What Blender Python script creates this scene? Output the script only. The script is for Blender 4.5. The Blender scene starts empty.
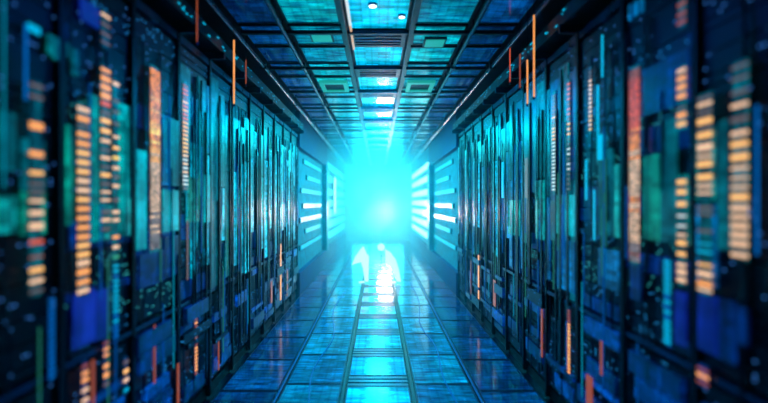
import bpy, bmesh, math, random
from mathutils import Vector, Matrix
random.seed(7)
SC = bpy.context.scene
COL = SC.collection

# ------------------------------------------------------------------ camera
cd = bpy.data.cameras.new('camera'); cam = bpy.data.objects.new('camera', cd); COL.objects.link(cam)
cam.location = (0, 0, 1.5); cam.rotation_euler = (math.radians(90), 0, 0)
cd.sensor_width = 36; cd.lens = 36 * 500 / 768
cd.shift_x = 6 / 768; cd.shift_y = 1.5 / 768
cd.clip_start = 0.05; cd.clip_end = 100
cd.dof.use_dof = True; cd.dof.focus_distance = 5.5; cd.dof.aperture_fstop = 0.5
SC.camera = cam
# ------------------------------------------------------------------ world
w = bpy.data.worlds.new('world'); SC.world = w; w.use_nodes = True
w.node_tree.nodes['Background'].inputs[0].default_value = (0.001, 0.004, 0.012, 1)
w.node_tree.nodes['Background'].inputs[1].default_value = 0.5
# ------------------------------------------------------------------ lights
def area(name, loc, rot, sx, sy, power, colour):
    l = bpy.data.lights.new(name, 'AREA'); l.shape = 'RECTANGLE'; l.size = sx; l.size_y = sy
    l.energy = power; l.color = colour
    o = bpy.data.objects.new(name, l); COL.objects.link(o); o.location = loc; o.rotation_euler = rot
    return o
def point(name, loc, r, power, colour):
    l = bpy.data.lights.new(name, 'POINT'); l.shadow_soft_size = r; l.energy = power; l.color = colour
    o = bpy.data.objects.new(name, l); COL.objects.link(o); o.location = loc
    return o
# light of the bright hall at the far end, shining back up the corridor
area('portal_light', (0, 19.6, 1.5), (math.radians(-90), 0, 0), 2.0, 2.6, 220, (0.015, 0.62, 0.80))
point('core_light', (0.24, 16.2, 1.2), 0.25, 170, (0.80, 0.96, 1.0))  # added lamp inside the haze, whitens the core of the glow
# area lamps added under the middle of the ceiling to brighten the haze
for yy, pw, cc in ((16.0, 35, (0.02, 0.70, 0.84)), (12.5, 135, (0.01, 0.72, 0.80)), (9.5, 200, (0.0, 0.62, 0.82)), (6.8, 70, (0.0, 0.42, 0.90)), (3.8, 9, (0.0, 0.13, 1.0))):
    area('haze_fill_light', (0, yy, 2.87), (0, 0, 0), 0.45, 2.0, pw, cc)
SC.view_settings.view_transform = 'Standard'; SC.view_settings.look = 'None'
SC.view_settings.exposure = 0.0; SC.view_settings.gamma = 1.0
try: SC.view_settings.use_curve_mapping = False
except Exception: pass
SC.cycles.volume_bounces = 1
SC.cycles.max_bounces = 6
SC.cycles.sample_clamp_indirect = 4.0

# ------------------------------------------------------------------ helpers
HALF, CAMZ, F, VX, VY = 1.30, 1.5, 500.0, 378.0, 203.0
def depth_of(px): return HALF * F / abs(px - VX)              # distance along the corridor of a spot on a rack front
def height_of(py, Y): return CAMZ - (py - VY) * Y / F
def tag(o, label=None, cat=None, group=None, kind=None):
    if label: o['label'] = label
    if cat: o['category'] = cat
    if group: o['group'] = group
    if kind: o['kind'] = kind
    return o
def empty(name, loc):
    o = bpy.data.objects.new(name, None); o.empty_display_size = 0.1; COL.objects.link(o); o.location = loc
    return o
class MB:
    def __init__(s): s.bm = bmesh.new()
    def box(s, x0, x1, y0, y1, z0, z1):
        if x0 > x1: x0, x1 = x1, x0
        v = [s.bm.verts.new((x, y, z)) for x in (x0, x1) for y in (y0, y1) for z in (z0, z1)]
        for f in ((0,1,3,2),(4,6,7,5),(0,4,5,1),(2,3,7,6),(0,2,6,4),(1,5,7,3)):
            s.bm.faces.new([v[i] for i in f])
        return s
    def ring(s, x0, x1, y0, y1, z0, z1, bx, by):                  # one closed rectangular frame
        V = []
        for z in (z0, z1):
            V.append([s.bm.verts.new((x, y, z)) for x, y in ((x0, y0), (x1, y0), (x1, y1), (x0, y1))])
            V.append([s.bm.verts.new((x, y, z)) for x, y in ((x0+bx, y0+by), (x1-bx, y0+by), (x1-bx, y1-by), (x0+bx, y1-by))])
        for k in range(4):
            n = (k+1) % 4
            for a, b in ((0, 1), (1, 3), (3, 2), (2, 0)):
                s.bm.faces.new((V[a][k], V[a][n], V[b][n], V[b][k]))
        return s
    def tube(s, pts, r, n=8):
        rings = []
        for i, p in enumerate(pts):
            p = Vector(p); a = Vector(pts[max(0, i-1)]); b = Vector(pts[min(len(pts)-1, i+1)])
            d = (b - a).normalized(); u = d.cross(Vector((0, 0, 1)))
            if u.length < 1e-3: u = Vector((1, 0, 0))
            u.normalize(); v = d.cross(u)
            rings.append([s.bm.verts.new(p + (u*math.cos(t) + v*math.sin(t)) * r) for t in [2*math.pi*k/n for k in range(n)]])
        for a, b in zip(rings, rings[1:]):
            for k in range(n): s.bm.faces.new((a[k], a[(k+1) % n], b[(k+1) % n], b[k]))
        s.bm.faces.new(rings[0][::-1]); s.bm.faces.new(rings[-1])
        return s
    def prism(s, poly, y0, y1):                                   # outline in x,z pushed along y
        a = [s.bm.verts.new((x, y0, z)) for x, z in poly]; b = [s.bm.verts.new((x, y1, z)) for x, z in poly]
        n = len(poly); s.bm.faces.new(a); s.bm.faces.new(b[::-1])
        for k in range(n): s.bm.faces.new((a[k], b[k], b[(k+1) % n], a[(k+1) % n]))
        return s
    def build(s, name, mat, parent=None, bevel=0, off=None):
        bmesh.ops.recalc_face_normals(s.bm, faces=s.bm.faces[:])
        o_ = off if off is not None else (parent.matrix_off if False else None)
        me = bpy.data.meshes.new(name)
        loc = Vector((0, 0, 0))
        if parent is not None:
            loc = wloc(parent); bmesh.ops.translate(s.bm, verts=s.bm.verts[:], vec=-loc)
        s.bm.to_mesh(me); s.bm.free(); me.materials.append(mat)
        o = bpy.data.objects.new(name, me); COL.objects.link(o)
        if parent is not None: o.parent = parent
        if bevel:
            m = o.modifiers.new('bevel', 'BEVEL'); m.width = bevel; m.segments = 2
        return o
def wloc(o):
    l = Vector((0, 0, 0))
    while o is not None: l += Vector(o.location); o = o.parent
    return l

# ------------------------------------------------------------------ materials
GAIN = 1.7
def nodes(name):
    m = bpy.data.materials.new(name); m.use_nodes = True; nt = m.node_tree; nt.nodes.clear()
    return m, nt, nt.nodes, nt.links
def setv(n, **k):
    for a, b in k.items(): n.inputs[a.replace('_', ' ')].default_value = b
def out_bsdf(nt, base, rough, metal, spec=0.5):
    N, L = nt.nodes, nt.links
    o = N.new('ShaderNodeOutputMaterial'); b = N.new('ShaderNodeBsdfPrincipled')
    b.inputs['Base Color'].default_value = (*base, 1); b.inputs['Roughness'].default_value = rough
    b.inputs['Metallic'].default_value = metal; b.inputs['Specular IOR Level'].default_value = spec
    L.new(b.outputs[0], o.inputs[0]); return b
def math_(nt, op, a, b=None):
    n = nt.nodes.new('ShaderNodeMath'); n.operation = op
    for i, v in enumerate((a, b)):
        if v is None: continue
        if isinstance(v, (int, float)): n.inputs[i].default_value = v
        else: nt.links.new(v, n.inputs[i])
    return n.outputs[0]
def metal(name, base, rough=0.45, met=0.6, var=0.5, scale=(8, 8, 8)):
    m, nt, N, L = nodes(name); b = out_bsdf(nt, base, rough, met)
    tc = N.new('ShaderNodeTexCoord'); mp = N.new('ShaderNodeMapping'); mp.inputs['Scale'].default_value = scale
    nz = N.new('ShaderNodeTexNoise'); nz.inputs['Scale'].default_value = 1; nz.inputs['Detail'].default_value = 4
    L.new(tc.outputs['Object'], mp.inputs[0]); L.new(mp.outputs[0], nz.inputs['Vector'])
    cr = N.new('ShaderNodeValToRGB')
    cr.color_ramp.elements[0].position = 0.3; cr.color_ramp.elements[1].position = 0.7
    cr.color_ramp.elements[0].color = (*[c*(1-var) for c in base], 1); cr.color_ramp.elements[1].color = (*[min(1, c*(1+var)) for c in base], 1)
    L.new(nz.outputs[0], cr.inputs[0]); L.new(cr.outputs[0], b.inputs['Base Color'])
    mr = N.new('ShaderNodeMapRange'); mr.inputs[3].default_value = rough*0.7; mr.inputs[4].default_value = min(1, rough*1.3)
    L.new(nz.outputs[0], mr.inputs[0]); L.new(mr.outputs[0], b.inputs['Roughness'])
    return m
def glow(name, colour, strength):
    m, nt, N, L = nodes(name); b = out_bsdf(nt, [c*0.3 for c in colour], 0.3, 0)
    b.inputs['Emission Color'].default_value = (*colour, 1); b.inputs['Emission Strength'].default_value = strength
    return m
def screen(name, c0, c1, strength, axis='wall', sx=55.0, sz=1.3, gx=70.0, gz=90.0, lo=0.38, hi=0.66, grid=0.55, sheen=0.3, rowf=34.0, rowc=.6):
    """a lit display: vertical streaks of light with a fine cell grid; axis picks the two directions of the surface"""
    m, nt, N, L = nodes(name); b = out_bsdf(nt, (0.004, 0.01, 0.02), sheen, 0)
    tc = N.new('ShaderNodeTexCoord'); sp = N.new('ShaderNodeSeparateXYZ'); L.new(tc.outputs['Object'], sp.inputs[0])
    oi = N.new('ShaderNodeObjectInfo')
    if axis == 'wall': u, v = sp.outputs[1], sp.outputs[2]
    else: u, v = sp.outputs[0], sp.outputs[1]
    cb = N.new('ShaderNodeCombineXYZ')
    L.new(math_(nt, 'MULTIPLY', u, sx), cb.inputs[0]); L.new(math_(nt, 'MULTIPLY', v, sz), cb.inputs[1])
    L.new(math_(nt, 'MULTIPLY', oi.outputs['Random'], 57.0), cb.inputs[2])
    nz = N.new('ShaderNodeTexNoise'); nz.inputs['Scale'].default_value = 1; nz.inputs['Detail'].default_value = 3; nz.inputs['Roughness'].default_value = 0.6
    L.new(cb.outputs[0], nz.inputs['Vector'])
    mr = N.new('ShaderNodeMapRange'); mr.inputs[1].default_value = lo; mr.inputs[2].default_value = hi
    L.new(nz.outputs[0], mr.inputs[0])
    # slow blotches
    cb2 = N.new('ShaderNodeCombineXYZ')
    L.new(math_(nt, 'MULTIPLY', u, 3.0), cb2.inputs[0]); L.new(math_(nt, 'MULTIPLY', v, 4.0), cb2.inputs[1])
    L.new(math_(nt, 'MULTIPLY', oi.outputs['Random'], 31.0), cb2.inputs[2])
    n2 = N.new('ShaderNodeTexNoise'); n2.inputs['Scale'].default_value = 1; n2.inputs['Detail'].default_value = 2
    L.new(cb2.outputs[0], n2.inputs['Vector'])
    mr2 = N.new('ShaderNodeMapRange'); mr2.inputs[1].default_value = 0.35; mr2.inputs[2].default_value = 0.65; mr2.inputs[3].default_value = 0.45; mr2.inputs[4].default_value = 1.15
    L.new(n2.outputs[0], mr2.inputs[0])
    g1 = math_(nt, 'GREATER_THAN', math_(nt, 'FRACT', math_(nt, 'MULTIPLY', u, gx)), 0.25)
    g2 = math_(nt, 'GREATER_THAN', math_(nt, 'FRACT', math_(nt, 'MULTIPLY', v, gz)), 0.3)
    g = math_(nt, 'MULTIPLY', g1, g2)
    g = math_(nt, 'ADD', math_(nt, 'MULTIPLY', g, grid), 1 - grid)
    cb3 = N.new('ShaderNodeCombineXYZ'); L.new(math_(nt, 'FLOOR', math_(nt, 'MULTIPLY', v, rowf)), cb3.inputs[0])
    L.new(math_(nt, 'FLOOR', math_(nt, 'MULTIPLY', u, rowf * .45)), cb3.inputs[1]); L.new(oi.outputs['Random'], cb3.inputs[2])
    wn = N.new('ShaderNodeTexWhiteNoise'); wn.noise_dimensions = '3D'; L.new(cb3.outputs[0], wn.inputs['Vector'])
    mr3 = N.new('ShaderNodeMapRange'); mr3.inputs[3].default_value = 1 - rowc; mr3.inputs[4].default_value = 1 + rowc * .7
    L.new(wn.outputs['Value'], mr3.inputs[0]); g = math_(nt, 'MULTIPLY', g, mr3.outputs[0])
    mx = N.new('ShaderNodeMix'); mx.data_type = 'RGBA'
    mx.inputs[6].default_value = (*c0, 1); mx.inputs[7].default_value = (*c1, 1)
    L.new(mr.outputs[0], mx.inputs[0]); L.new(mx.outputs[2], b.inputs['Emission Color'])
    L.new(math_(nt, 'MULTIPLY', math_(nt, 'MULTIPLY', g, mr2.outputs[0]), strength * GAIN), b.inputs['Emission Strength'])
    return m
def blinking(name, base, lamp, thr, strength, gx=45.0, gz=60.0, rough=0.4):
    """dark metal faceplate peppered with tiny indicator lamps"""
    m, nt, N, L = nodes(name); b = out_bsdf(nt, base, rough, 0.6)
    tc = N.new('ShaderNodeTexCoord'); sp = N.new('ShaderNodeSeparateXYZ'); L.new(tc.outputs['Object'], sp.inputs[0])
    oi = N.new('ShaderNodeObjectInfo')
    u = math_(nt, 'MULTIPLY', sp.outputs[1], gx); v = math_(nt, 'MULTIPLY', sp.outputs[2], gz)
    cb = N.new('ShaderNodeCombineXYZ'); L.new(math_(nt, 'FLOOR', u), cb.inputs[0]); L.new(math_(nt, 'FLOOR', v), cb.inputs[1])
    L.new(oi.outputs['Random'], cb.inputs[2])
    wn = N.new('ShaderNodeTexWhiteNoise'); wn.noise_dimensions = '3D'; L.new(cb.outputs[0], wn.inputs['Vector'])
    on = math_(nt, 'GREATER_THAN', wn.outputs['Value'], thr)
    inx = math_(nt, 'GREATER_THAN', math_(nt, 'FRACT', u), 0.35); inz = math_(nt, 'GREATER_THAN', math_(nt, 'FRACT', v), 0.55)
    msk = math_(nt, 'MULTIPLY', on, math_(nt, 'MULTIPLY', inx, inz))
    b.inputs['Emission Color'].default_value = (*lamp, 1)
    L.new(math_(nt, 'MULTIPLY', msk, strength), b.inputs['Emission Strength'])
    return m
M = {}
M['rack'] = metal('rack_metal', (0.003, 0.007, 0.022), 0.4, 0.7)
M['post'] = metal('post_metal', (0.003, 0.009, 0.028), 0.35, 0.8, scale=(20, 20, 2))
M['frame'] = metal('blue_steel', (0.012, 0.04, 0.12), 0.3, 0.8)
M['black'] = metal('black_plastic', (0.003, 0.005, 0.012), 0.5, 0.0)
M['cable'] = metal('cable_sheath', (0.01, 0.03, 0.09), 0.5, 0.0)
M['wall'] = metal('wall_paint', (0.01, 0.03, 0.07), 0.6, 0.0)
M['teal'] = screen('teal_display', (0.0, 0.03, 0.05), (0.0, 0.42, 0.42), 1.0)
M['green'] = screen('green_display', (0.0, 0.03, 0.04), (0.0, 0.36, 0.25), 1.0)
M['tealdim'] = screen('dim_teal_display', (0.0, 0.012, 0.03), (0.0, 0.13, 0.17), 1.0)
M['cyan'] = screen('cyan_display', (0.0, 0.22, 0.32), (0.0, 0.50, 0.58), .8, grid=0.35, rowc=.25)
M['blue'] = screen('blue_display', (0.001, 0.008, 0.13), (0.004, 0.022, 0.34), 0.75, sx=6, grid=0.15, rowc=.1)
M['navy'] = screen('navy_display', (0.0, 0.003, 0.03), (0.0, 0.022, 0.16), 1.1, sx=40)
M['azure'] = screen('azure_display', (0.0, 0.02, 0.09), (0.0, 0.16, 0.42), 1.1, sx=45)
M['deepteal'] = screen('far_teal_haze_display', (0.0, 0.05, 0.11), (0.0, 0.29, 0.40), 2.5, sx=34)  # emission raised to imitate teal haze over the far racks
M['bladeblue'] = blinking('blade_face_blue', (0.008, 0.02, 0.06), (0.02, 0.35, 0.9), 0.90, 0.8)
M['bladeteal'] = blinking('blade_face_teal', (0.008, 0.025, 0.06), (0.05, 0.7, 0.75), 0.88, 0.7)
M['bladedark'] = blinking('blade_face_dark', (0.004, 0.010, 0.03), (0.05, 0.25, 0.8), 0.96, 0.8)
LED = {
 'orange': glow('led_orange', (1.0, 0.38, 0.10), 1.15), 'red': glow('led_red', (0.85, 0.11, 0.05), 0.9),
 'amber': glow('led_amber', (1.0, 0.50, 0.15), 1.2), 'pale': glow('led_pale', (1.0, 0.60, 0.36), 1.05),
 'dim': glow('led_dim', (0.30, 0.20, 0.20), 0.45), 'white': glow('led_white', (0.75, 0.80, 0.78), 0.9),
 'cyan': glow('led_cyan', (0.0, 0.50, 0.80), 0.9), 'blue': glow('led_blue', (0.0, 0.16, 0.62), 0.7),
 'rust': glow('led_rust', (0.50, 0.10, 0.04), 0.55), 'green': glow('led_green', (0.05, 0.45, 0.22), 0.7),
 'yellow': glow('led_yellow', (1.0, 0.62, 0.12), 1.2)}

def matrix(name, colour, strength):
    """a bar of small round lamps"""
    m, nt, N, L = nodes(name); b = out_bsdf(nt, [c*0.2 for c in colour], 0.4, 0)
    tc = N.new('ShaderNodeTexCoord'); sp = N.new('ShaderNodeSeparateXYZ'); L.new(tc.outputs['Object'], sp.inputs[0])
    oi = N.new('ShaderNodeObjectInfo'); cb = N.new('ShaderNodeCombineXYZ')
    u = math_(nt, 'MULTIPLY', sp.outputs[1], 42.0)
    L.new(math_(nt, 'FLOOR', u), cb.inputs[0]); L.new(oi.outputs['Random'], cb.inputs[1])
    wn = N.new('ShaderNodeTexWhiteNoise'); wn.noise_dimensions = '3D'; L.new(cb.outputs[0], wn.inputs['Vector'])
    mr = N.new('ShaderNodeMapRange'); mr.inputs[3].default_value = .35; mr.inputs[4].default_value = 1.3; L.new(wn.outputs['Value'], mr.inputs[0])
    gap = math_(nt, 'ADD', math_(nt, 'MULTIPLY', math_(nt, 'GREATER_THAN', math_(nt, 'FRACT', u), .3), .75), .25)
    b.inputs['Emission Color'].default_value = (*colour, 1)
    L.new(math_(nt, 'MULTIPLY', math_(nt, 'MULTIPLY', gap, mr.outputs[0]), strength), b.inputs['Emission Strength'])
    return m
MAT = {k: matrix('bar_' + k, c, st) for k, c, st in (('orange', (1, .30, .05), 1.2), ('red', (.85, .10, .04), 1.0), ('amber', (1, .45, .10), 1.4), ('pale', (.95, .60, .38), 1.1), ('yellow', (1, .62, .12), 1.7), ('dim', (.40, .30, .32), .7), ('rust', (.45, .10, .05), .8), ('white', (.8, .8, .78), 1), ('cyan', (0, .5, .8), .9))}
# ------------------------------------------------------------------ the shell
Y0, Y1, H = 1.2, 20.0, 3.0
def struct(name, mb, mat):
    o = mb.build(name, mat); o['kind'] = 'structure'; return o
M['floor'] = metal('floor_channel', (0.006, 0.022, 0.07), 0.22, 0.5, scale=(3, 3, 3))
M['ceil'] = metal('ceiling_void', (0.008, 0.03, 0.07), 0.5, 0.3)
struct('floor', MB().box(-2.3, 2.3, Y0, Y1 + .1, -0.12, -0.02), M['floor'])
struct('ceiling', MB().box(-2.3, 2.3, Y0, Y1 + .1, H + .04, H + .12), M['ceil'])
struct('wall_left', MB().box(-2.4, -2.3, Y0, Y1 + .1, -.12, H + .12), M['wall'])
struct('wall_right', MB().box(2.3, 2.4, Y0, Y1 + .1, -.12, H + .12), M['wall'])
M['end'] = glow('bright_hall', (0.0, 0.45, 0.55), .6)
struct('wall_back', MB().box(-2.3, 2.3, Y1, Y1 + .1, -.02, H + .04), M['end'])

# ------------------------------------------------------------------ floor tiles
def tile_mats(prefix, cols, strengths):
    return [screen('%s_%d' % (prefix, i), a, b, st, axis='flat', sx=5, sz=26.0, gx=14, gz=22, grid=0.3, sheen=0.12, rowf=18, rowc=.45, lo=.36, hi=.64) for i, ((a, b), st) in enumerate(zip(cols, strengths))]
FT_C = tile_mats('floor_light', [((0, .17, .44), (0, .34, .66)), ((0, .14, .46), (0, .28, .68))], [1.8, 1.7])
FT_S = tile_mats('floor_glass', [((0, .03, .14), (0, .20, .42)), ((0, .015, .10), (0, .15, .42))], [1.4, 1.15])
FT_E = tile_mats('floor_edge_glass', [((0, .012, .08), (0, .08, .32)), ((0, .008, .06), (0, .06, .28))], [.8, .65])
M['grate'] = metal('grate_steel', (0.01, 0.05, 0.14), 0.35, 0.6)
M['azure_flat'] = screen('azure_tray', (0, .02, .10), (0, .14, .36), .7, axis='flat', sx=40, sz=40, gx=40, gz=40)
def floor_tile(name, x0, x1, y0, y1, mat, label, cat, group, inset=True):
    t = empty(name, ((x0+x1)/2, (y0+y1)/2, 0)); tag(t, label, cat, group)
    MB().ring(x0, x1, y0, y1, -.02, .002, .009, .012).build('tile_frame', M['grate'], t)
    MB().box(x0+.009, x1-.009, y0+.012, y1-.012, -.02, 0.0).build('glass_top', mat, t)
    return t
NTH = ['nearest', 'second nearest', 'third nearest', 'fourth nearest', 'fifth nearest', 'sixth nearest', 'seventh nearest', 'eighth nearest']
def nth(t, k, text, group):
    if k < 8: t['label'] = NTH[k] + ' ' + text
    else: t['label'] = 'far hazy ' + text + ', beyond the eighth'
    t['group'] = group
y = 3.55; k = 0
rows = []
while y < 19.2:
    rows.append(y); y += 0.80
for k, y in enumerate(rows):
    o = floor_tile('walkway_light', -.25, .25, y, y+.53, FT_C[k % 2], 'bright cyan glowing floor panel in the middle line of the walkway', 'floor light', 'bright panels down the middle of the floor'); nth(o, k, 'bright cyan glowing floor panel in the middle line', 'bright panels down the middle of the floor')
    # dark slatted channel cover between two bright panels
    t = empty('cross_grating', (0, y+.665, 0)); tag(t, 'dark slatted cross channel between two bright floor panels', 'grating', 'dark cross channels down the middle of the floor'); nth(t, k, 'dark slatted cross channel in the middle of the floor', 'dark cross channels down the middle of the floor')
    for q in range(3): MB().box(-.25, .25, y+.545+q*.085, y+.60+q*.085, -.02, .003).build('slat', M['frame'] if q == 1 else M['grate'], t)
    MB().box(-.24, .24, y+.55, y+.77, -.019, -.012).build('lit_tray', M['azure_flat'], t)
    for s in (-1, 1):
        sd = 'left' if s < 0 else 'right'
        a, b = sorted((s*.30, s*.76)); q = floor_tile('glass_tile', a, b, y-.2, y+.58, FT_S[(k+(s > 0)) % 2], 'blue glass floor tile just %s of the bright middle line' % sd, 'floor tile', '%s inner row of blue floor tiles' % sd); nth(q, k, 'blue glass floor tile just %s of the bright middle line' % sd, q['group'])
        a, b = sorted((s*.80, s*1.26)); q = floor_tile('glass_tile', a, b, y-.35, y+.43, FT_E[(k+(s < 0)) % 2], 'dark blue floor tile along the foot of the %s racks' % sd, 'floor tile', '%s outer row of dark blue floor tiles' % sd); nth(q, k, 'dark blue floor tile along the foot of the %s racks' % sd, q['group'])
for s in (-1, 1):
    sd = 'left' if s < 0 else 'right'
    tag(MB().box(s*.262, s*.288, 2.4, 19.4, -.02, .012).build('walkway_rail', M['post']), 'dark metal rail along the %s edge of the bright floor panels' % sd, 'rail')
    tag(MB().box(s*.774, s*.784, 3.4, 19.0, .006, .012).build('light_strip', LED['blue']), 'thin cyan light line running along the %s blue floor tiles' % sd, 'light strip')

# ------------------------------------------------------------------ ceiling
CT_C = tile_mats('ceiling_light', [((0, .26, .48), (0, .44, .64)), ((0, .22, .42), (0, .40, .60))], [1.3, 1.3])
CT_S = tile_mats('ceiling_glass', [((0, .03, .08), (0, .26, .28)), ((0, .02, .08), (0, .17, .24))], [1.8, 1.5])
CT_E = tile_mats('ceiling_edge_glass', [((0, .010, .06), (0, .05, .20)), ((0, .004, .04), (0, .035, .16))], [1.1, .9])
def ceil_tile(name, x0, x1, y0, y1, mat, label, cat, group):
    t = empty(name, ((x0+x1)/2, (y0+y1)/2, H)); tag(t, label, cat, group)
    MB().ring(x0, x1, y0, y1, H-.006, H+.04, .015, .02).build('panel_frame', M['post'], t)
    MB().box(x0+.015, x1-.015, y0+.02, y1-.02, H, H+.04).build('diffuser', mat, t)
    return t
crow = []; y = 3.63
while y < 18.8: crow.append(y); y += 1.15
for k, y in enumerate(crow):
    G = 'bright ceiling panels down the middle'
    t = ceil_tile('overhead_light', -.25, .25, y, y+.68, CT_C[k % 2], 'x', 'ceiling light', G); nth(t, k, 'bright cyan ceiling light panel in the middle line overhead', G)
    G = 'dark vented ceiling panels down the middle'
    t = empty('vent_panel_unit', (0, y+.91, H)); tag(t, 'x', 'ceiling vent', G); nth(t, k, 'dark vented panel between two bright ceiling lights', G); t.name = 'ceiling_vent'
    MB().ring(-.25, .25, y+.69, y+1.14, H-.012, H+.04, .04, .05).build('vent_frame', M['post'], t)
    MB().box(-.21, .21, y+.74, y+1.09, H, H+.02).build('lit_mesh', M['azure_flat'], t)
    for q in range(4): MB().box(-.21, .21, y+.765+q*.085, y+.79+q*.085, H-.012, H).build('slat', M['post'], t)
    G = 'thin dark beams across the ceiling'
    for dy in (.685,):
        t = empty('cross_beam', (0, y+dy, H)); tag(t, 'x', 'beam', G); nth(t, k, 'thin dark beam running across the whole ceiling', G)
        MB().box(-1.18, 1.18, y+dy-.018, y+dy+.018, H-.045, H-.013).build('crosspiece', M['post'], t)
    for s in (-1, 1):
        sd = 'left' if s < 0 else 'right'
        for e in (0, 1):
            j = 2*k+e; yy = y+.02+e*.56
            G = '%s inner row of teal ceiling tiles' % sd
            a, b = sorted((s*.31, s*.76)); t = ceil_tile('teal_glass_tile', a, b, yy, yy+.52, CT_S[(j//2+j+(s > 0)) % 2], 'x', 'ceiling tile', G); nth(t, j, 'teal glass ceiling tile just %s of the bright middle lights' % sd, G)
            G = '%s outer row of dim ceiling tiles' % sd
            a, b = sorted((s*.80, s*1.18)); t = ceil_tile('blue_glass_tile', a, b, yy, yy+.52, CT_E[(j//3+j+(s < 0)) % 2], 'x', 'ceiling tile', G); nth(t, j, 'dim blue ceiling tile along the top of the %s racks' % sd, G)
for s in (-1, 1):
    sd = 'left' if s < 0 else 'right'
    tag(MB().box(s*.262, s*.298, 2.6, 19.4, H-.07, H-.046).build('overhead_rail', M['post']), 'dark metal rail along the %s edge of the bright ceiling lights' % sd, 'rail')
# square ring lamps in the side ceiling
for (x, y, wd) in ((-.55, 6.35, .17), (.53, 6.35, .17)):
    sd = 'left' if x < 0 else 'right'
    t = empty('ring_lamp', (x, y, H-.01)); tag(t, 'square teal ring lamp in the %s side of the ceiling' % sd, 'ceiling lamp')
    r = wd; q = .05; mb = MB().ring(x-r, x+r, y-r*1.6, y+r*1.6, H-.04, H-.008, q, q*1.8)
    M.setdefault('ring', glow('ring_glow', (0.02, 0.55, 0.45), .6))
    mb.build('ring', M['ring'], t); MB().box(x-r+q, x+r-q, y-r*1.6+q*1.8, y+r*1.6-q*1.8, H-.02, H-.008).build('cover', M['black'], t)
for (x, y) in ((-.50, 4.45), (.52, 4.60)):
    sd = 'left' if x < 0 else 'right'
    t = empty('slot_lamp', (x, y, H-.01)); tag(t, 'small bright teal slot lamp in the %s side of the ceiling' % sd, 'ceiling lamp')
    MB().box(x-.10, x+.10, y-.12, y+.12, H-.03, H-.008).build('housing', M['post'], t)
    MB().box(x-.085, x+.085, y-.10, y+.10, H-.036, H-.03).build('diffuser', M['ring'], t)
t = empty('downlight', (-.04, 3.76, H)); tag(t, 'small round white downlight on the nearest bright ceiling panel', 'downlight')
def disc(mb, x, y, z0, z1, r):
    mb.tube([(x, y, z0), (x, y, z1)], r, 20); return mb
disc(MB(), -.04, 3.76, H-.02, H-.001, .035).build('bezel', M['frame'], t)
disc(MB(), -.04, 3.76, H-.024, H-.02, .028).build('lens', glow('downlight_glow', (.8, 1, 1), 3), t)
t = empty('downlight', (.19, 3.98, H)); tag(t, 'small round pale downlight near the right edge of the nearest bright ceiling panel', 'downlight')
disc(MB(), .19, 3.98, H-.02, H-.001, .03).build('bezel', M['frame'], t)
disc(MB(), .19, 3.98, H-.024, H-.02, .022).build('lens', bpy.data.materials['downlight_glow'], t)
t = empty('hanging_light_tube', (-.232, 3.75, H)); tag(t, 'thin white and orange light tube along the left edge of the nearest ceiling panel', 'light tube')
MB().box(-.240, -.222, 3.30, 4.15, H-.03, H-.007).build('white_tube', LED['white'], t)
MB().box(-.240, -.222, 4.15, 4.80, H-.03, H-.007).build('orange_tube', glow('soft_orange', (.8, .45, .25), .8), t)

# ------------------------------------------------------------------ racks
RB0, PITCH, NR = 2.07, 0.61, 10
def bounds(k): return RB0 + PITCH*k, RB0 + PITCH*(k+1)
RH = 2.62
rack_label = {
 (-1, -1): 'nearest rack of the left row with large blurred amber lamps and dark green screens',
 (-1, 0): 'left row rack with tall ladders of orange lamps above a deep blue door',
 (-1, 1): 'left row rack with a solid bright orange light column and cyan screen',
 (-1, 2): 'left row rack with a slim ladder of tiny orange lamps from red to white',
 (-1, 3): 'left row dark rack with a short rust line at its foot, fifth from the viewer',
 (1, -1): 'nearest rack of the right row with two wide ladders of amber lamps',
 (1, 0): 'right row rack with a solid red to pink light column and green screen',
 (1, 1): 'right row dark rack with cyan cable duct and dim dotted lamp line',
 (1, 2): 'right row rack with two fine dotted lamp lines above a cyan screen',
 (1, 3): 'right row dark rack with one thin rust red line low down, fifth from the viewer'}
GUIDE = {'cyan': glow('guide_cyan', (0, .32, .48), .7), 'blue': glow('guide_blue', (0, .10, .45), .6), 'green': glow('guide_green', (.02, .24, .16), .6), 'steel': M['frame']}
M['lowblue'] = screen('low_blue_catchlight', (0.0, 0.010, 0.10), (0.0, 0.07, 0.42), 1.1, sx=50, sz=12)  # emission stands in for blue light caught on the drawers
racks = {}
ORD = ['first', 'second', 'third', 'fourth', 'fifth', 'sixth', 'seventh', 'eighth', 'ninth', 'tenth', 'eleventh', 'twelfth']
def rack(s, k):
    y0, y1 = bounds(k); g = 0.012
    sd = 'left' if s < 0 else 'right'
    t = empty('server_rack', (s*1.7, (y0+y1)/2, -0.02)); racks[(s, k)] = t
    if (s, k) in rack_label: tag(t, rack_label[(s, k)], 'server rack')
    else: tag(t, '%s dark server rack from the viewer in the %s row, slim with hazy teal doors' % (ORD[k+1], sd), 'server rack')
    a = s*1.36; b = s*2.2
    MB().box(a, b, y0+.004, y1-.004, 0.06, RH).build('cabinet', M['rack'], t)
    MB().box(s*1.34, s*2.2, y0+.01, y1-.01, -.02, 0.06).build('plinth', M['black'], t)
    for yy in (y0+.004, y1-.018):
        MB().box(s*1.305, s*1.36, yy, yy+.014, 0.0, RH).build('post', M['post'], t)
    MB().box(s*1.312, s*1.36, y0+.018, y1-.018, RH-.05, RH).build('top_rail', M['frame'], t)
    MB().box(s*1.31, s*1.36, y0+.018, y1-.018, 0.80, 0.825).build('ledge', M['frame'], t)
    return t
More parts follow.
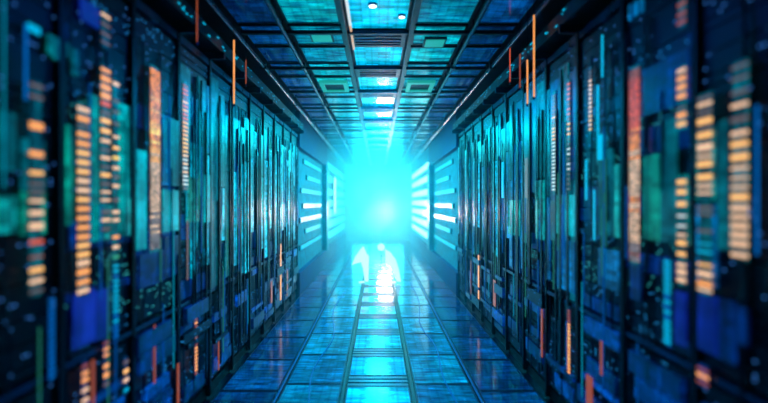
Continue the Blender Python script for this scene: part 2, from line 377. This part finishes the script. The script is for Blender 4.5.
def panel(s, k, y0, y1, z0, z1, mat, name='display_panel', d0=1.315, d1=1.33, label=None):
    if z1 - z0 < .004: return
    o = MB().box(s*d0, s*d1, y0, y1, z0, z1).build(name, mat, racks[(s, k)])
    if label: o['label'] = label
    return o
def module(s, k, y0, y1, z0, z1, mat):                     # one server: faceplate standing out of the rack
    o = MB().box(s*1.325, s*1.36, y0, y1, z0, z1).build('server', mat, racks[(s, k)])
    if z1-z0 > .06: MB().box(s*1.318, s*1.325, y0+.012, y0+.03, z0+.012, z1-.012).build('handle', M['frame'], o)
R = random.Random(3)
for s in (-1, 1):
    for k in range(-1, NR):
        t = rack(s, k); y0, y1 = bounds(k); a, b = y0+.02, y1-.02
        # servers fill the bay; lit ones sit behind the display zone
        z = 0.10
        while z < RH-.10:
            h = R.choice((.045, .09, .09, .135, .18)) if k < 5 else R.choice((.09, .18, .27))
            if z+h > .80 and z < .84: z = .84; continue
            h = min(h, RH-.06-z)
            if z < .80 and z+h > .80: h = .80-z
            if h < .02: z += h+.001; continue
            mats = ['bladedark', 'bladedark', 'bladedark'] if k == -1 else ['bladedark', 'bladedark', 'bladeblue'] if (z > 2.0 or z < .8) else ['bladeteal', 'bladeblue', 'navy']
            module(s, k, a, b, z+.004, z+h-.004, M[R.choice(mats)]); z += h
        # thin vertical light guides and cables in front of the servers
        n = 2 if k < 0 else 6 if k < 1 else 9 if k < 3 else 7
        for q in range(n):
            yy = R.uniform(a+.02, b-.02); za = R.uniform(.85, 1.6) if q % 3 else R.uniform(.15, .5); zb = za + R.uniform(.25, .9)
            col = R.choice(('cyan', 'blue', 'blue', 'steel', 'green', 'steel'))
            wd = .003 if k < 2 else R.choice((.004, .007))
            MB().box(s*1.296, s*1.302, yy, yy+wd, za, min(zb, RH-.08)).build('light_guide', GUIDE[col], t)
        for q in range(3):
            yy = R.uniform(a+.03, b-.03)
            pts = [(s*(1.312 + .004*math.sin(i*1.1+q)), yy + .012*math.sin(i*.8+q), .1 + i*.1) for i in range(24)]
            MB().tube(pts, .006, 6).build('cable', M['cable'], t)
        if k >= 2:
            # tall lit doors deeper in the row, their teal brightened to imitate haze
            c = a
            while c < b-.05:
                wd = R.uniform(.09, .22); e = min(c+wd, b)
                lo = .92+R.uniform(-.12, .3); hi = min(2.4, 1.45+.09*k+R.uniform(-.15, .35))
                if hi < 2.1: panel(s, k, c, e-.008, hi+.01, 2.3+R.uniform(-.1, .2), M[R.choice(('tealdim', 'navy', 'tealdim'))], 'upper_door', 1.308, 1.318)
                if R.random() < .85: panel(s, k, c, e-.008, lo, hi, M['tealdim' if k < 4 and R.random() < .4 else ('deepteal' if s < 0 or R.random() < .6 else 'azure')], d0=1.308, d1=1.318)
                c = e + R.choice((0, .02))
            for q in range(4):
                yy = R.uniform(a, b-.04); wd = R.choice((.008, .015, .03))
                panel(s, k, yy, yy+wd, R.uniform(.15, 1.0), R.uniform(1.9, 2.5), M['post'], 'cable_guide', 1.296, 1.307)
        # drawers low in the rack, some standing out a little; blue emission imitates caught light
        z = .14
        while z < .74:
            h = R.choice((.05, .08, .12)); c = a+R.uniform(0, .1); e = b-R.uniform(0, .2); dd = R.choice((1.29, 1.30, 1.31))
            if R.random() < .6: panel(s, k, c, e, z, min(z+h-.015, .79), M[R.choice(('navy', 'lowblue') if k < 2 else ('bladeblue', 'lowblue', 'navy', 'navy'))], 'drawer', dd, 1.32)
            z += h

def rect(s, px0, px1, py0, py1, mat, name='display_panel', d0=1.302, d1=1.314, label=None):
    """a panel on a rack front, given by where its middle stands"""
    ya, yb = sorted((depth_of(px0), depth_of(px1))); ym = (ya+yb)/2
    k = int(math.floor((ym-RB0)/PITCH)); y0, y1 = bounds(k)
    ya = max(ya, y0+.026); yb = min(yb, y1-.026)
    return panel(s, k, ya, yb, height_of(py1, ym), height_of(py0, ym), mat if not isinstance(mat, str) else M[mat], name, d0, d1, label)
for a in [(-1, 0, 17, 112, 170, 'tealdim'), (-1, 0, 17, 196, 233, 'teal'), (-1, 24, 46, 140, 190, 'tealdim'), (-1, 24, 46, 192, 234, 'green'),
          (-1, 66, 74, 125, 225, 'green'), (-1, 90, 99, 95, 235, 'teal'), (-1, 121, 131, 105, 236, 'teal'), (-1, 135, 147, 150, 250, 'cyan'),
          (-1, 163, 170, 120, 185, 'azure'), (-1, 164, 181, 190, 231, 'cyan'), (-1, 170, 181, 120, 186, 'tealdim'), (-1, 92, 118, 205, 240, 'teal'),
          (-1, 75, 96, 292, 345, 'blue'), (-1, 97, 110, 290, 338, 'blue'), (-1, 140, 164, 252, 285, 'navy'), (-1, 165, 181, 236, 275, 'navy'),
          (-1, 205, 213, 175, 222, 'cyan'), (-1, 188, 199, 178, 222, 'teal'),
          (-1, 82, 100, 3, 24, 'blue'), (-1, 74, 80, 50, 75, 'tealdim'), (-1, 50, 54, 35, 55, 'teal'), (-1, 56, 60, 38, 60, 'teal'), (-1, 64, 69, 42, 56, 'teal'),
          (1, 556, 574, 195, 235, 'cyan'), (1, 598, 612, 150, 236, 'tealdim'), (1, 613, 627, 165, 238, 'teal'), (1, 643, 659, 155, 240, 'green'),
          (1, 660, 675, 120, 242, 'tealdim'), (1, 677, 690, 175, 245, 'teal'), (1, 717, 729, 120, 250, 'tealdim'), (1, 694, 715, 130, 200, 'teal'), (1, 694, 715, 205, 285, 'azure'),
          (1, 674, 684, 292, 345, 'blue'), (1, 697, 715, 295, 352, 'blue'), (1, 718, 734, 300, 362, 'navy'), (1, 735, 746, 308, 345, 'navy'),
          (1, 630, 640, 265, 300, 'navy'), (1, 598, 625, 250, 290, 'azure'), (1, 556, 574, 240, 290, 'azure'), (1, 628, 642, 0, 16, 'azure'),
          (1, 535, 548, 180, 240, 'teal'), (1, 508, 520, 200, 235, 'teal'), (1, 640, 690, 60, 110, 'navy')]:
    rect(*a)

# ---- ladders of lamps
def ladder(s, px0, px1, lamps, name='lamp_ladder', hh=None, plate=True, d=1.298):
    """lamps: list of (pixel row, height in px, colour)"""
    ya, yb = sorted((depth_of(px0), depth_of(px1))); ym = (ya+yb)/2
    k = int(math.floor((ym-RB0)/PITCH)); y0, y1 = bounds(k)
    ya = max(ya, y0+.027); yb = min(yb, y1-.027)
    sh = (yb-ya)*.07*(len(lamps) > 2); ya += sh; yb -= sh
    rows = [l[0] for l in lamps]
    zt, zb = height_of(min(rows)-5, ym), height_of(max(rows)+5, ym)
    plate_m = M['tealdim'] if height_of((min(rows)+max(rows))/2, ym) > 1.3 else M['navy']  # backing plate given a dim emission to pass for a glowing backdrop
    st = MB().box(s*(d+.001), s*(d+.005), ya+.004 if len(lamps) > 2 else ya, yb-.004 if len(lamps) > 2 else yb, zb, zt).build(name, plate_m if name != 'light_line' else M['black'], racks[(s, k)])
    for (r, h, c) in lamps:
        zc = height_of(r, ym); q = h*ym/F/2*(1 if name in ('light_line', 'lamp_column') else .76)
        MB().box(s*(d-.004), s*(d+.001), ya, yb, zc-q, zc+q).build('lamp', (MAT if name == 'lamp_column' else LED)[c], st)
    return st
RJ = random.Random(11)
def seq(a, b, step, h, cols, skip=()):
    out = []; i = 0; y = a
    while y <= b:
        if i not in skip: out.append((y, h, cols[max(0, min(len(cols)-1, int(i*len(cols)/max(1, (b-a)/step+1) + RJ.uniform(-.9, .9))))]))
        y += step; i += 1
    return out
ladder(-1, 28, 43, [(86, 4, 'dim'), (97, 4, 'dim'), (126, 9, 'orange'), (154, 7, 'orange'), (173, 5, 'amber'), (184, 4, 'dim'), (192, 4, 'dim'), (201, 4, 'pale'), (213, 6, 'pale'), (226, 8, 'pale'), (242, 5, 'red'), (257, 3, 'rust'), (270, 6, 'amber'), (281, 5, 'pale'), (291, 3, 'dim')])
ladder(-1, 76, 89, [(109.5, 5, 'pale'), (119, 6, 'orange'), (126, 3, 'dim')] + seq(134.5, 240, 9.3, 5.5, ['orange', 'amber', 'pale', 'amber', 'orange', 'pale']) + [(245.5, 5.5, 'amber'), (254.5, 6, 'amber'), (263, 6, 'pale'), (272, 7, 'orange'), (282, 5.5, 'orange'), (291, 5, 'pale')])
ladder(-1, 100, 110, [(16, 3, 'pale'), (25, 3, 'dim'), (34.5, 3, 'dim'), (43, 2, 'dim')])
ladder(-1, 100, 110, [(70.5, 4, 'orange'), (79, 6, 'orange'), (87.5, 6, 'orange'), (96, 6.5, 'orange'), (104, 5, 'red'), (113, 4, 'dim'), (121, 5.5, 'amber'), (131, 5.5, 'amber'), (141, 4, 'pale'), (150, 3, 'dim'), (158, 4, 'pale'), (167, 3, 'dim'), (175, 5, 'amber'), (184, 4, 'dim'), (192, 3, 'pale'), (200, 3, 'pale'), (212, 4, 'dim'), (220, 4, 'pale'), (229, 3, 'dim')])
ladder(-1, 112, 118.5, [(84, 4, 'pale'), (101, 3, 'dim'), (112, 3, 'dim'), (124, 3, 'dim'), (137, 3, 'pale'), (148, 4, 'amber'), (158, 4, 'yellow'), (168, 4, 'pale'), (177, 4, 'dim'), (186, 4, 'pale'), (200, 4, 'dim'), (212, 4, 'pale'), (220, 4, 'pale'), (237, 4, 'orange'), (247, 4, 'pale'), (257, 4, 'green')])
ladder(-1, 112.5, 118, seq(266, 336, 5, 3, ['cyan', 'blue', 'cyan', 'cyan', 'blue', 'cyan']))
ladder(-1, 149, 160, seq(71, 250, 3.1, 2.2, ['orange', 'orange', 'orange', 'amber', 'orange', 'amber', 'yellow', 'orange', 'amber', 'pale', 'pale', 'pale', 'pale', 'pale', 'pale', 'dim', 'pale', 'dim', 'dim']), 'lamp_column')
ladder(-1, 182.5, 188, seq(86, 190, 4.1, 2.4, ['rust', 'red', 'orange', 'red', 'orange', 'amber', 'orange', 'amber', 'white', 'pale', 'white', 'dim', 'white']), d=1.300)
ladder(-1, 48, 54, seq(300, 380, 5.5, 3.5, ['blue']), 'dotted_lamp_line')
ladder(-1, 81, 88, [(366, 4, 'rust'), (373, 4, 'orange'), (380, 5, 'orange'), (390, 4, 'pale'), (400, 4, 'pale')])
ladder(-1, 91, 93.5, [(382, 44, 'rust')], 'light_line')
ladder(-1, 103, 108, [(343, 3, 'rust'), (349, 3, 'orange'), (355, 3, 'orange'), (366, 5, 'orange'), (375, 6, 'orange'), (384, 4, 'dim')])
ladder(-1, 123, 128, [(362, 4, 'dim'), (371, 5, 'amber'), (380, 4, 'pale'), (390, 3, 'cyan')])
ladder(-1, 153.3, 154.6, [(358, 66, 'rust')], 'light_line')
ladder(-1, 177, 179.5, [(385, 44, 'rust')], 'light_line', d=1.300)
ladder(-1, 194.5, 197, seq(312, 375, 3.6, 2.4, ['rust', 'orange', 'rust', 'orange', 'orange', 'rust']), 'dotted_lamp_line')
ladder(-1, 186.5, 187.5, [(250, 60, 'dim')], 'light_line')
ladder(-1, 217.7, 218.7, [(355, 30, 'rust')], 'light_line')
ladder(-1, 280, 281, [(272, 56, 'orange')], 'light_line')
ladder(-1, 270.5, 272, [(292, 22, 'rust')], 'light_line')
ladder(-1, 286.6, 287.6, [(283, 26, 'rust')], 'light_line')
# right row
ladder(1, 731, 750, [(66, 3, 'dim'), (78, 3, 'dim'), (92, 4, 'dim'), (105, 4.5, 'pale'), (119, 6, 'dim'), (133, 5, 'pale'), (144, 7, 'amber'), (157, 8, 'amber'), (168, 4, 'pale'), (178, 3, 'pale'), (187, 3.5, 'pale'), (197, 8, 'amber'), (208, 6, 'pale'), (217, 5, 'pale'), (226, 6, 'pale'), (235, 6, 'pale'), (244, 6, 'pale'), (255, 5, 'pale')])
ladder(1, 697.5, 713.5, [(98, 3, 'dim'), (104, 4, 'pale'), (112, 4, 'dim'), (121, 7, 'amber'), (128, 3, 'dim'), (135, 7, 'amber'), (147, 8, 'pale'), (156, 3, 'pale'), (164, 7, 'amber'), (177, 7, 'amber'), (186, 3.5, 'pale'), (193, 3, 'pale'), (208, 4, 'dim'), (214, 3, 'dim'), (231, 3, 'dim'), (244, 2, 'cyan'), (252, 3, 'cyan'), (265, 3, 'amber'), (274, 6, 'pale'), (284, 6, 'orange'), (290, 3, 'pale')])
ladder(1, 677.5, 687, [(4, 4, 'rust'), (14, 4, 'rust'), (22, 4, 'rust')])
ladder(1, 677.5, 687, [(70.5, 4, 'pale'), (78.5, 5, 'orange'), (87, 5.5, 'orange'), (96, 5.5, 'orange'), (108, 2, 'dim'), (115, 6, 'orange'), (124, 5, 'amber')])
ladder(1, 677.5, 687, [(182, 6, 'amber'), (192, 6, 'amber'), (204, 6, 'amber'), (216, 3, 'white'), (226, 3, 'white'), (235, 3, 'pale'), (243, 6, 'amber'), (254, 5, 'amber'), (265, 4, 'pale'), (272, 6, 'pale'), (280, 5, 'pale')])
ladder(1, 629.5, 640.5, seq(71, 262, 3.1, 2.2, ['rust', 'red', 'red', 'red', 'red', 'red', 'orange', 'orange', 'pale', 'pale', 'pale', 'pale', 'orange', 'pale', 'pale', 'pale', 'dim', 'rust']), 'lamp_column')
ladder(1, 664.5, 671.5, seq(262, 342, 5, 3.6, ['cyan', 'cyan', 'blue', 'cyan']))
ladder(1, 552.3, 556, seq(96, 193, 3.6, 2, ['dim', 'rust', 'orange', 'white', 'white', 'white', 'white']), 'dotted_lamp_line')
ladder(1, 567.5, 570.5, seq(84, 190, 5, 2.2, ['red', 'rust', 'orange', 'dim', 'white', 'dim']), 'dotted_lamp_line')
ladder(1, 589.5, 592, seq(72, 130, 4.4, 2.2, ['dim', 'pale', 'pale', 'pale', 'amber']), 'dotted_lamp_line')
ladder(1, 525.5, 528.3, [(178, 40, 'dim')], 'light_line')
ladder(1, 478.3, 479.3, [(277, 44, 'orange')], 'light_line')
ladder(1, 471, 472, [(278, 34, 'rust')], 'light_line')
ladder(1, 493.5, 496, [(293, 26, 'rust')], 'light_line')
ladder(1, 541.5, 543, [(333, 48, 'rust')], 'light_line')
ladder(1, 568, 570.5, seq(311, 376, 3.4, 2.4, ['rust', 'orange', 'amber', 'orange', 'orange']), 'dotted_lamp_line')
ladder(1, 587, 593, [(393, 34, 'rust')], 'light_line')
ladder(1, 601, 602.6, [(358, 34, 'rust')], 'light_line')
ladder(1, 502, 504, [(180, 36, 'cyan')], 'light_line')
ladder(1, 602.3, 603.6, [(56, 42, 'cyan')], 'light_line')
ladder(1, 697, 710, [(370, 3, 'rust'), (376, 4, 'orange'), (383, 3, 'rust')])
ladder(1, 757, 759, [(180, 150, 'blue')], 'light_line')
ladder(-1, 23.8, 26, [(62, 76, 'blue')], 'light_line')
ladder(-1, 27, 39, [(29, 7, 'cyan')], 'light_line')
def rod(px, ya, yb, wpx, col, label):
    Y = 1.15*F/abs(px-VX); x = 1.15*(1 if px > VX else -1); zt, zb = height_of(ya, Y), height_of(yb, Y)
    t = empty('light_rod', (x, Y, H)); tag(t, label, 'light rod')
    MB().tube([(x, Y, zb), (x, Y, min(zt, H-.09))], wpx*Y/F/2, 8).build('tube', LED[col], t)
    MB().tube([(x, Y, min(zt, H-.09)), (x, Y, H)], .003, 6).build('wire', M['post'], t)
    MB().tube([(x, Y, zb-.02), (x, Y, zb)], wpx*Y/F/2+.003, 8).build('end_cap', M['frame'], t)
rod(234, 40, 104, 1.6, 'orange', 'tall thin orange light rod hanging from the ceiling over the left racks')
rod(246, 60, 84, 1.2, 'rust', 'short dim rust light rod hanging just behind the tall orange one at left')
rod(197, -6, 42, 1.5, 'rust', 'rust red light rod at the top left edge of the ceiling, nearest on that side')
rod(534, 15, 97, 1.6, 'orange', 'tallest thin orange light rod hanging over the right racks')
rod(527.4, 60, 104, 1.5, 'orange', 'orange light rod hanging just behind the tallest one at right')
rod(520, 54, 88, 1.4, 'rust', 'dim rust light rod hanging third in line over the right racks')
rod(510, 48, 82, 1.0, 'red', 'thinnest red light rod hanging farthest back over the right racks')
# lit cable duct on the right row
for (px0, px1, a, b, c) in ((598, 599.3, 85, 160, 'cyan'), (599.6, 603, 135, 160, 'cyan'), (594, 595.5, 190, 240, 'cyan'), (586, 587.5, 160, 200, 'cyan')):
    ladder(1, px0, px1, [((a+b)/2, b-a, c)], 'light_line')

# ------------------------------------------------------------------ cable trays above the racks
for s in (-1, 1):
    sd = 'left' if s < 0 else 'right'
    t = empty('cable_tray', (s*1.35, 8, RH+.01)); tag(t, 'dark cable tray with bundled cables on top of the %s rack row' % sd, 'cable tray')
    MB().box(s*1.22, s*1.60, 1.3, 8.17, RH+.06, RH+.075).box(s*1.22, s*1.235, 1.3, 8.17, RH+.075, RH+.16).box(s*1.585, s*1.60, 1.3, 8.17, RH+.075, RH+.16).build('trough', M['post'], t)
    for q in range(12): MB().box(s*1.20, s*1.62, 1.5+q*.6, 1.53+q*.6, RH+.004, RH+.06).build('bracket', M['frame'], t)
    for q in range(5):
        pts = [(s*(1.28+q*.06+.01*math.sin(i*.9+q)), 1.3+i*.35, RH+.11+.012*math.sin(i*1.3+q*2)) for i in range(20)]
        MB().tube(pts, .018, 6).build('cable', M['cable'] if q else M['frame'], t)
    mb = MB(); rr = random.Random(5+s)
    for q in range(60):
        yy = rr.uniform(1.6, 8.1); l = rr.uniform(.01, .05)
        zz = RH+rr.uniform(.08, .15); mb.box(s*1.214, s*1.22, yy, yy+l, zz, zz+.006)
    o = mb.build('indicator_lamps', LED['cyan'], t); o['kind'] = 'stuff'

# ------------------------------------------------------------------ far gallery with radiating wall lights
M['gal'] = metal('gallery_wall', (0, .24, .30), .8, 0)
M['galdark'] = metal('gallery_header', (0.002, 0.03, 0.14), .7, 0)
bar_b = glow('bar_bright', (0.30, 0.98, 1.0), 2.2); bar_l = glow('bar_left', (0.03, 0.70, 0.80), 1.0); bar_d = glow('bar_soft', (0.0, 0.45, 0.62), 1.0)
LOW = ['lowest', 'second lowest', 'third lowest', 'middle', 'third highest', 'second highest', 'highest']
GY = bounds(NR-1)[1]
for s in (-1, 1):
    sd = 'left' if s < 0 else 'right'
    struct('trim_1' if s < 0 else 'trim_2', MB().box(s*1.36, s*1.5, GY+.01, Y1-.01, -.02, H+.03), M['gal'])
    struct('trim_3' if s < 0 else 'trim_4', MB().box(s*1.28, s*1.36, GY+.01, 12.6, 2.42, H), M['galdark'])
    struct('trim_5' if s < 0 else 'trim_6', MB().box(s*1.28, s*1.36, GY+.01, Y1-.1, -.02, .35), M['galdark'])
    struct('trim_7' if s < 0 else 'trim_8', MB().box(s*1.24, s*1.36, 12.15, 12.55, .35, 2.42), M['frame'])
    for i, h in enumerate((.62, .92, 1.22, 1.50, 1.80, 2.16, 2.5)):
        t = empty('light_bar', (s*1.35, 16.2, h))
        tag(t, '%s bright light bar on the %s wall close to the glowing end' % (LOW[i], sd), 'wall light', 'bright wall light bars at the %s of the glowing end' % sd)
        MB().box(s*1.335, s*1.36, 12.8, 19.6, h-.095, h+.095).build('housing', M['frame'], t)
        MB().box(s*1.32, s*1.335, 12.85, 19.55, h-.08, h+.08).build('diffuser', bar_b if s > 0 else bar_l, t)
    for i, h in enumerate((.72, .98, 1.2, 1.45, 1.72, 1.98, 2.25)):
        t = empty('light_bar', (s*1.35, 10, h))
        tag(t, '%s soft thin light bar on the %s wall just past the racks' % (LOW[i], sd), 'wall light', 'soft wall light bars on the %s' % sd)
        e = (0, .6, 0, .3, .1, .8, .4)[i]
        MB().box(s*1.34, s*1.36, 8.6+e, 11.9-e*.5, h-.045, h+.045).build('housing', M['frame'], t)
        MB().box(s*1.328, s*1.34, 8.63+e, 11.87-e*.5, h-.035, h+.035).build('diffuser', bar_d, t)

t = empty('upright_light_bar', (-1.30, 14.9, 1.7)); tag(t, 'single upright white light bar on the left wall near the glowing end', 'wall light')
MB().box(-1.318, -1.29, 14.6, 15.2, 1.18, 2.27).build('housing', M['frame'], t); MB().box(-1.29, -1.275, 14.65, 15.15, 1.2, 2.25).build('diffuser', bar_b, t)
# conduits under the side ceiling and light cables lying on the floor
for s in (-1, 1):
    sd = 'left' if s < 0 else 'right'
    for x, rr, w in ((.785, .016, 'inner'), (1.195, .022, 'outer')):
        t = empty('conduit', (s*x, 8, H-.06)); tag(t, '%s long thin conduit under the %s side of the ceiling' % (w, sd), 'conduit')
        MB().tube([(s*x, 2.2, H-.075), (s*x, 10, H-.075), (s*x, 19, H-.075)], rr, 10).build('pipe', M['frame'], t)
        for q in range(8): MB().box(s*x-rr-.006, s*x+rr+.006, 3.2+q*2, 3.24+q*2, H-.1, H-.04).build('clamp', M['post'], t)
def cable(pts, col, label):
    P = []
    n = 8
    for i in range(len(pts)-1):
        p0 = pts[max(0, i-1)]; p1 = pts[i]; p2 = pts[i+1]; p3 = pts[min(len(pts)-1, i+2)]
        for j in range(n):
            u = j/n
            P.append([.5*(2*b + (c-a)*u + (2*a-5*b+4*c-d)*u*u + (3*b-a-3*c+d)*u**3) for a, b, c, d in zip(p0, p1, p2, p3)])
    P.append(pts[-1]); P = [(x, y, .008) for x, y in P]
    tag(MB().tube(P, .005, 6).build('light_cable', LED[col]), label, 'cable')
cable([(.60, 3.6), (.56, 4.3), (.60, 5.2), (.52, 6.2), (.62, 7.6), (.60, 9.5)], 'blue', 'thin glowing blue cable winding along the right floor tiles')
cable([(-.50, 3.6), (-.58, 4.5), (-.50, 5.6), (-.62, 7.0), (-.55, 8.5)], 'blue', 'thin glowing blue cable winding along the left floor tiles')
# ------------------------------------------------------------------ the two pale glowing marker fins on the floor
wm = glow('marker_glow', (0.45, 1.0, 1.0), 1.5)
def fin(poly_px, Y, label):
    poly = [((x-VX)*Y/F, height_of(y, Y)) for x, y in poly_px]
    cx = sum(p[0] for p in poly)/len(poly)
    t = empty('glowing_marker', (cx, Y, 0)); tag(t, label, 'floor marker')
    MB().prism(poly, Y-.03, Y+.03).build('fin', wm, t, bevel=.01)
    MB().box(cx-.05, cx+.05, Y-.06, Y+.06, .005, .02).build('foot', wm, t)
fin([(363.5, 246), (360, 250), (355, 257), (352, 265), (357, 263), (361, 262), (363, 268), (365, 281.5), (368.5, 281.5), (369, 256), (366.5, 254)], 9.4, 'pale glowing one-winged marker standing left on the floor before the bright end')
fin([(385, 249), (390, 252), (396, 260), (399, 270), (401, 281.5), (397, 281.5), (392, 268), (386, 263)], 9.4, 'pale glowing leaf-shaped marker standing right on the floor before the bright end')
t = empty('marker_lamp', (.06, 9.5, 0)); tag(t, 'small round pale lamp on a thin stem between the two glowing markers', 'lamp')
MB().tube([(.06, 9.5, 0), (.06, 9.5, .60)], .008).build('stem', M['frame'], t)
bm = bmesh.new(); bmesh.ops.create_uvsphere(bm, u_segments=20, v_segments=12, radius=.07, matrix=Matrix.Translation((.06, 9.5, .66)))
mb = MB(); mb.bm.free(); mb.bm = bm; mb.build('globe', wm, t)

# ------------------------------------------------------------------ haze filling the corridor
m, nt, N, L = nodes('haze'); o = N.new('ShaderNodeOutputMaterial'); v = N.new('ShaderNodeVolumeScatter')
v.inputs['Color'].default_value = (0.25, 0.88, 1.0, 1); v.inputs['Density'].default_value = 0.065
geo = N.new('ShaderNodeNewGeometry'); spz = N.new('ShaderNodeSeparateXYZ'); L.new(geo.outputs['Position'], spz.inputs[0])
mrz = N.new('ShaderNodeMapRange'); mrz.inputs[1].default_value = 3.5; mrz.inputs[2].default_value = 12.0; mrz.inputs[3].default_value = 0.004; mrz.inputs[4].default_value = 0.13
L.new(spz.outputs[1], mrz.inputs[0]); L.new(mrz.outputs[0], v.inputs['Density']); v.inputs['Anisotropy'].default_value = 0.25
L.new(v.outputs[0], o.inputs['Volume'])
hz = MB().box(-1.19, 1.19, -0.6, Y1-.02, .03, H-.12).build('haze', m)
tag(hz, 'thin blue haze filling the whole corridor', 'haze', kind='stuff')
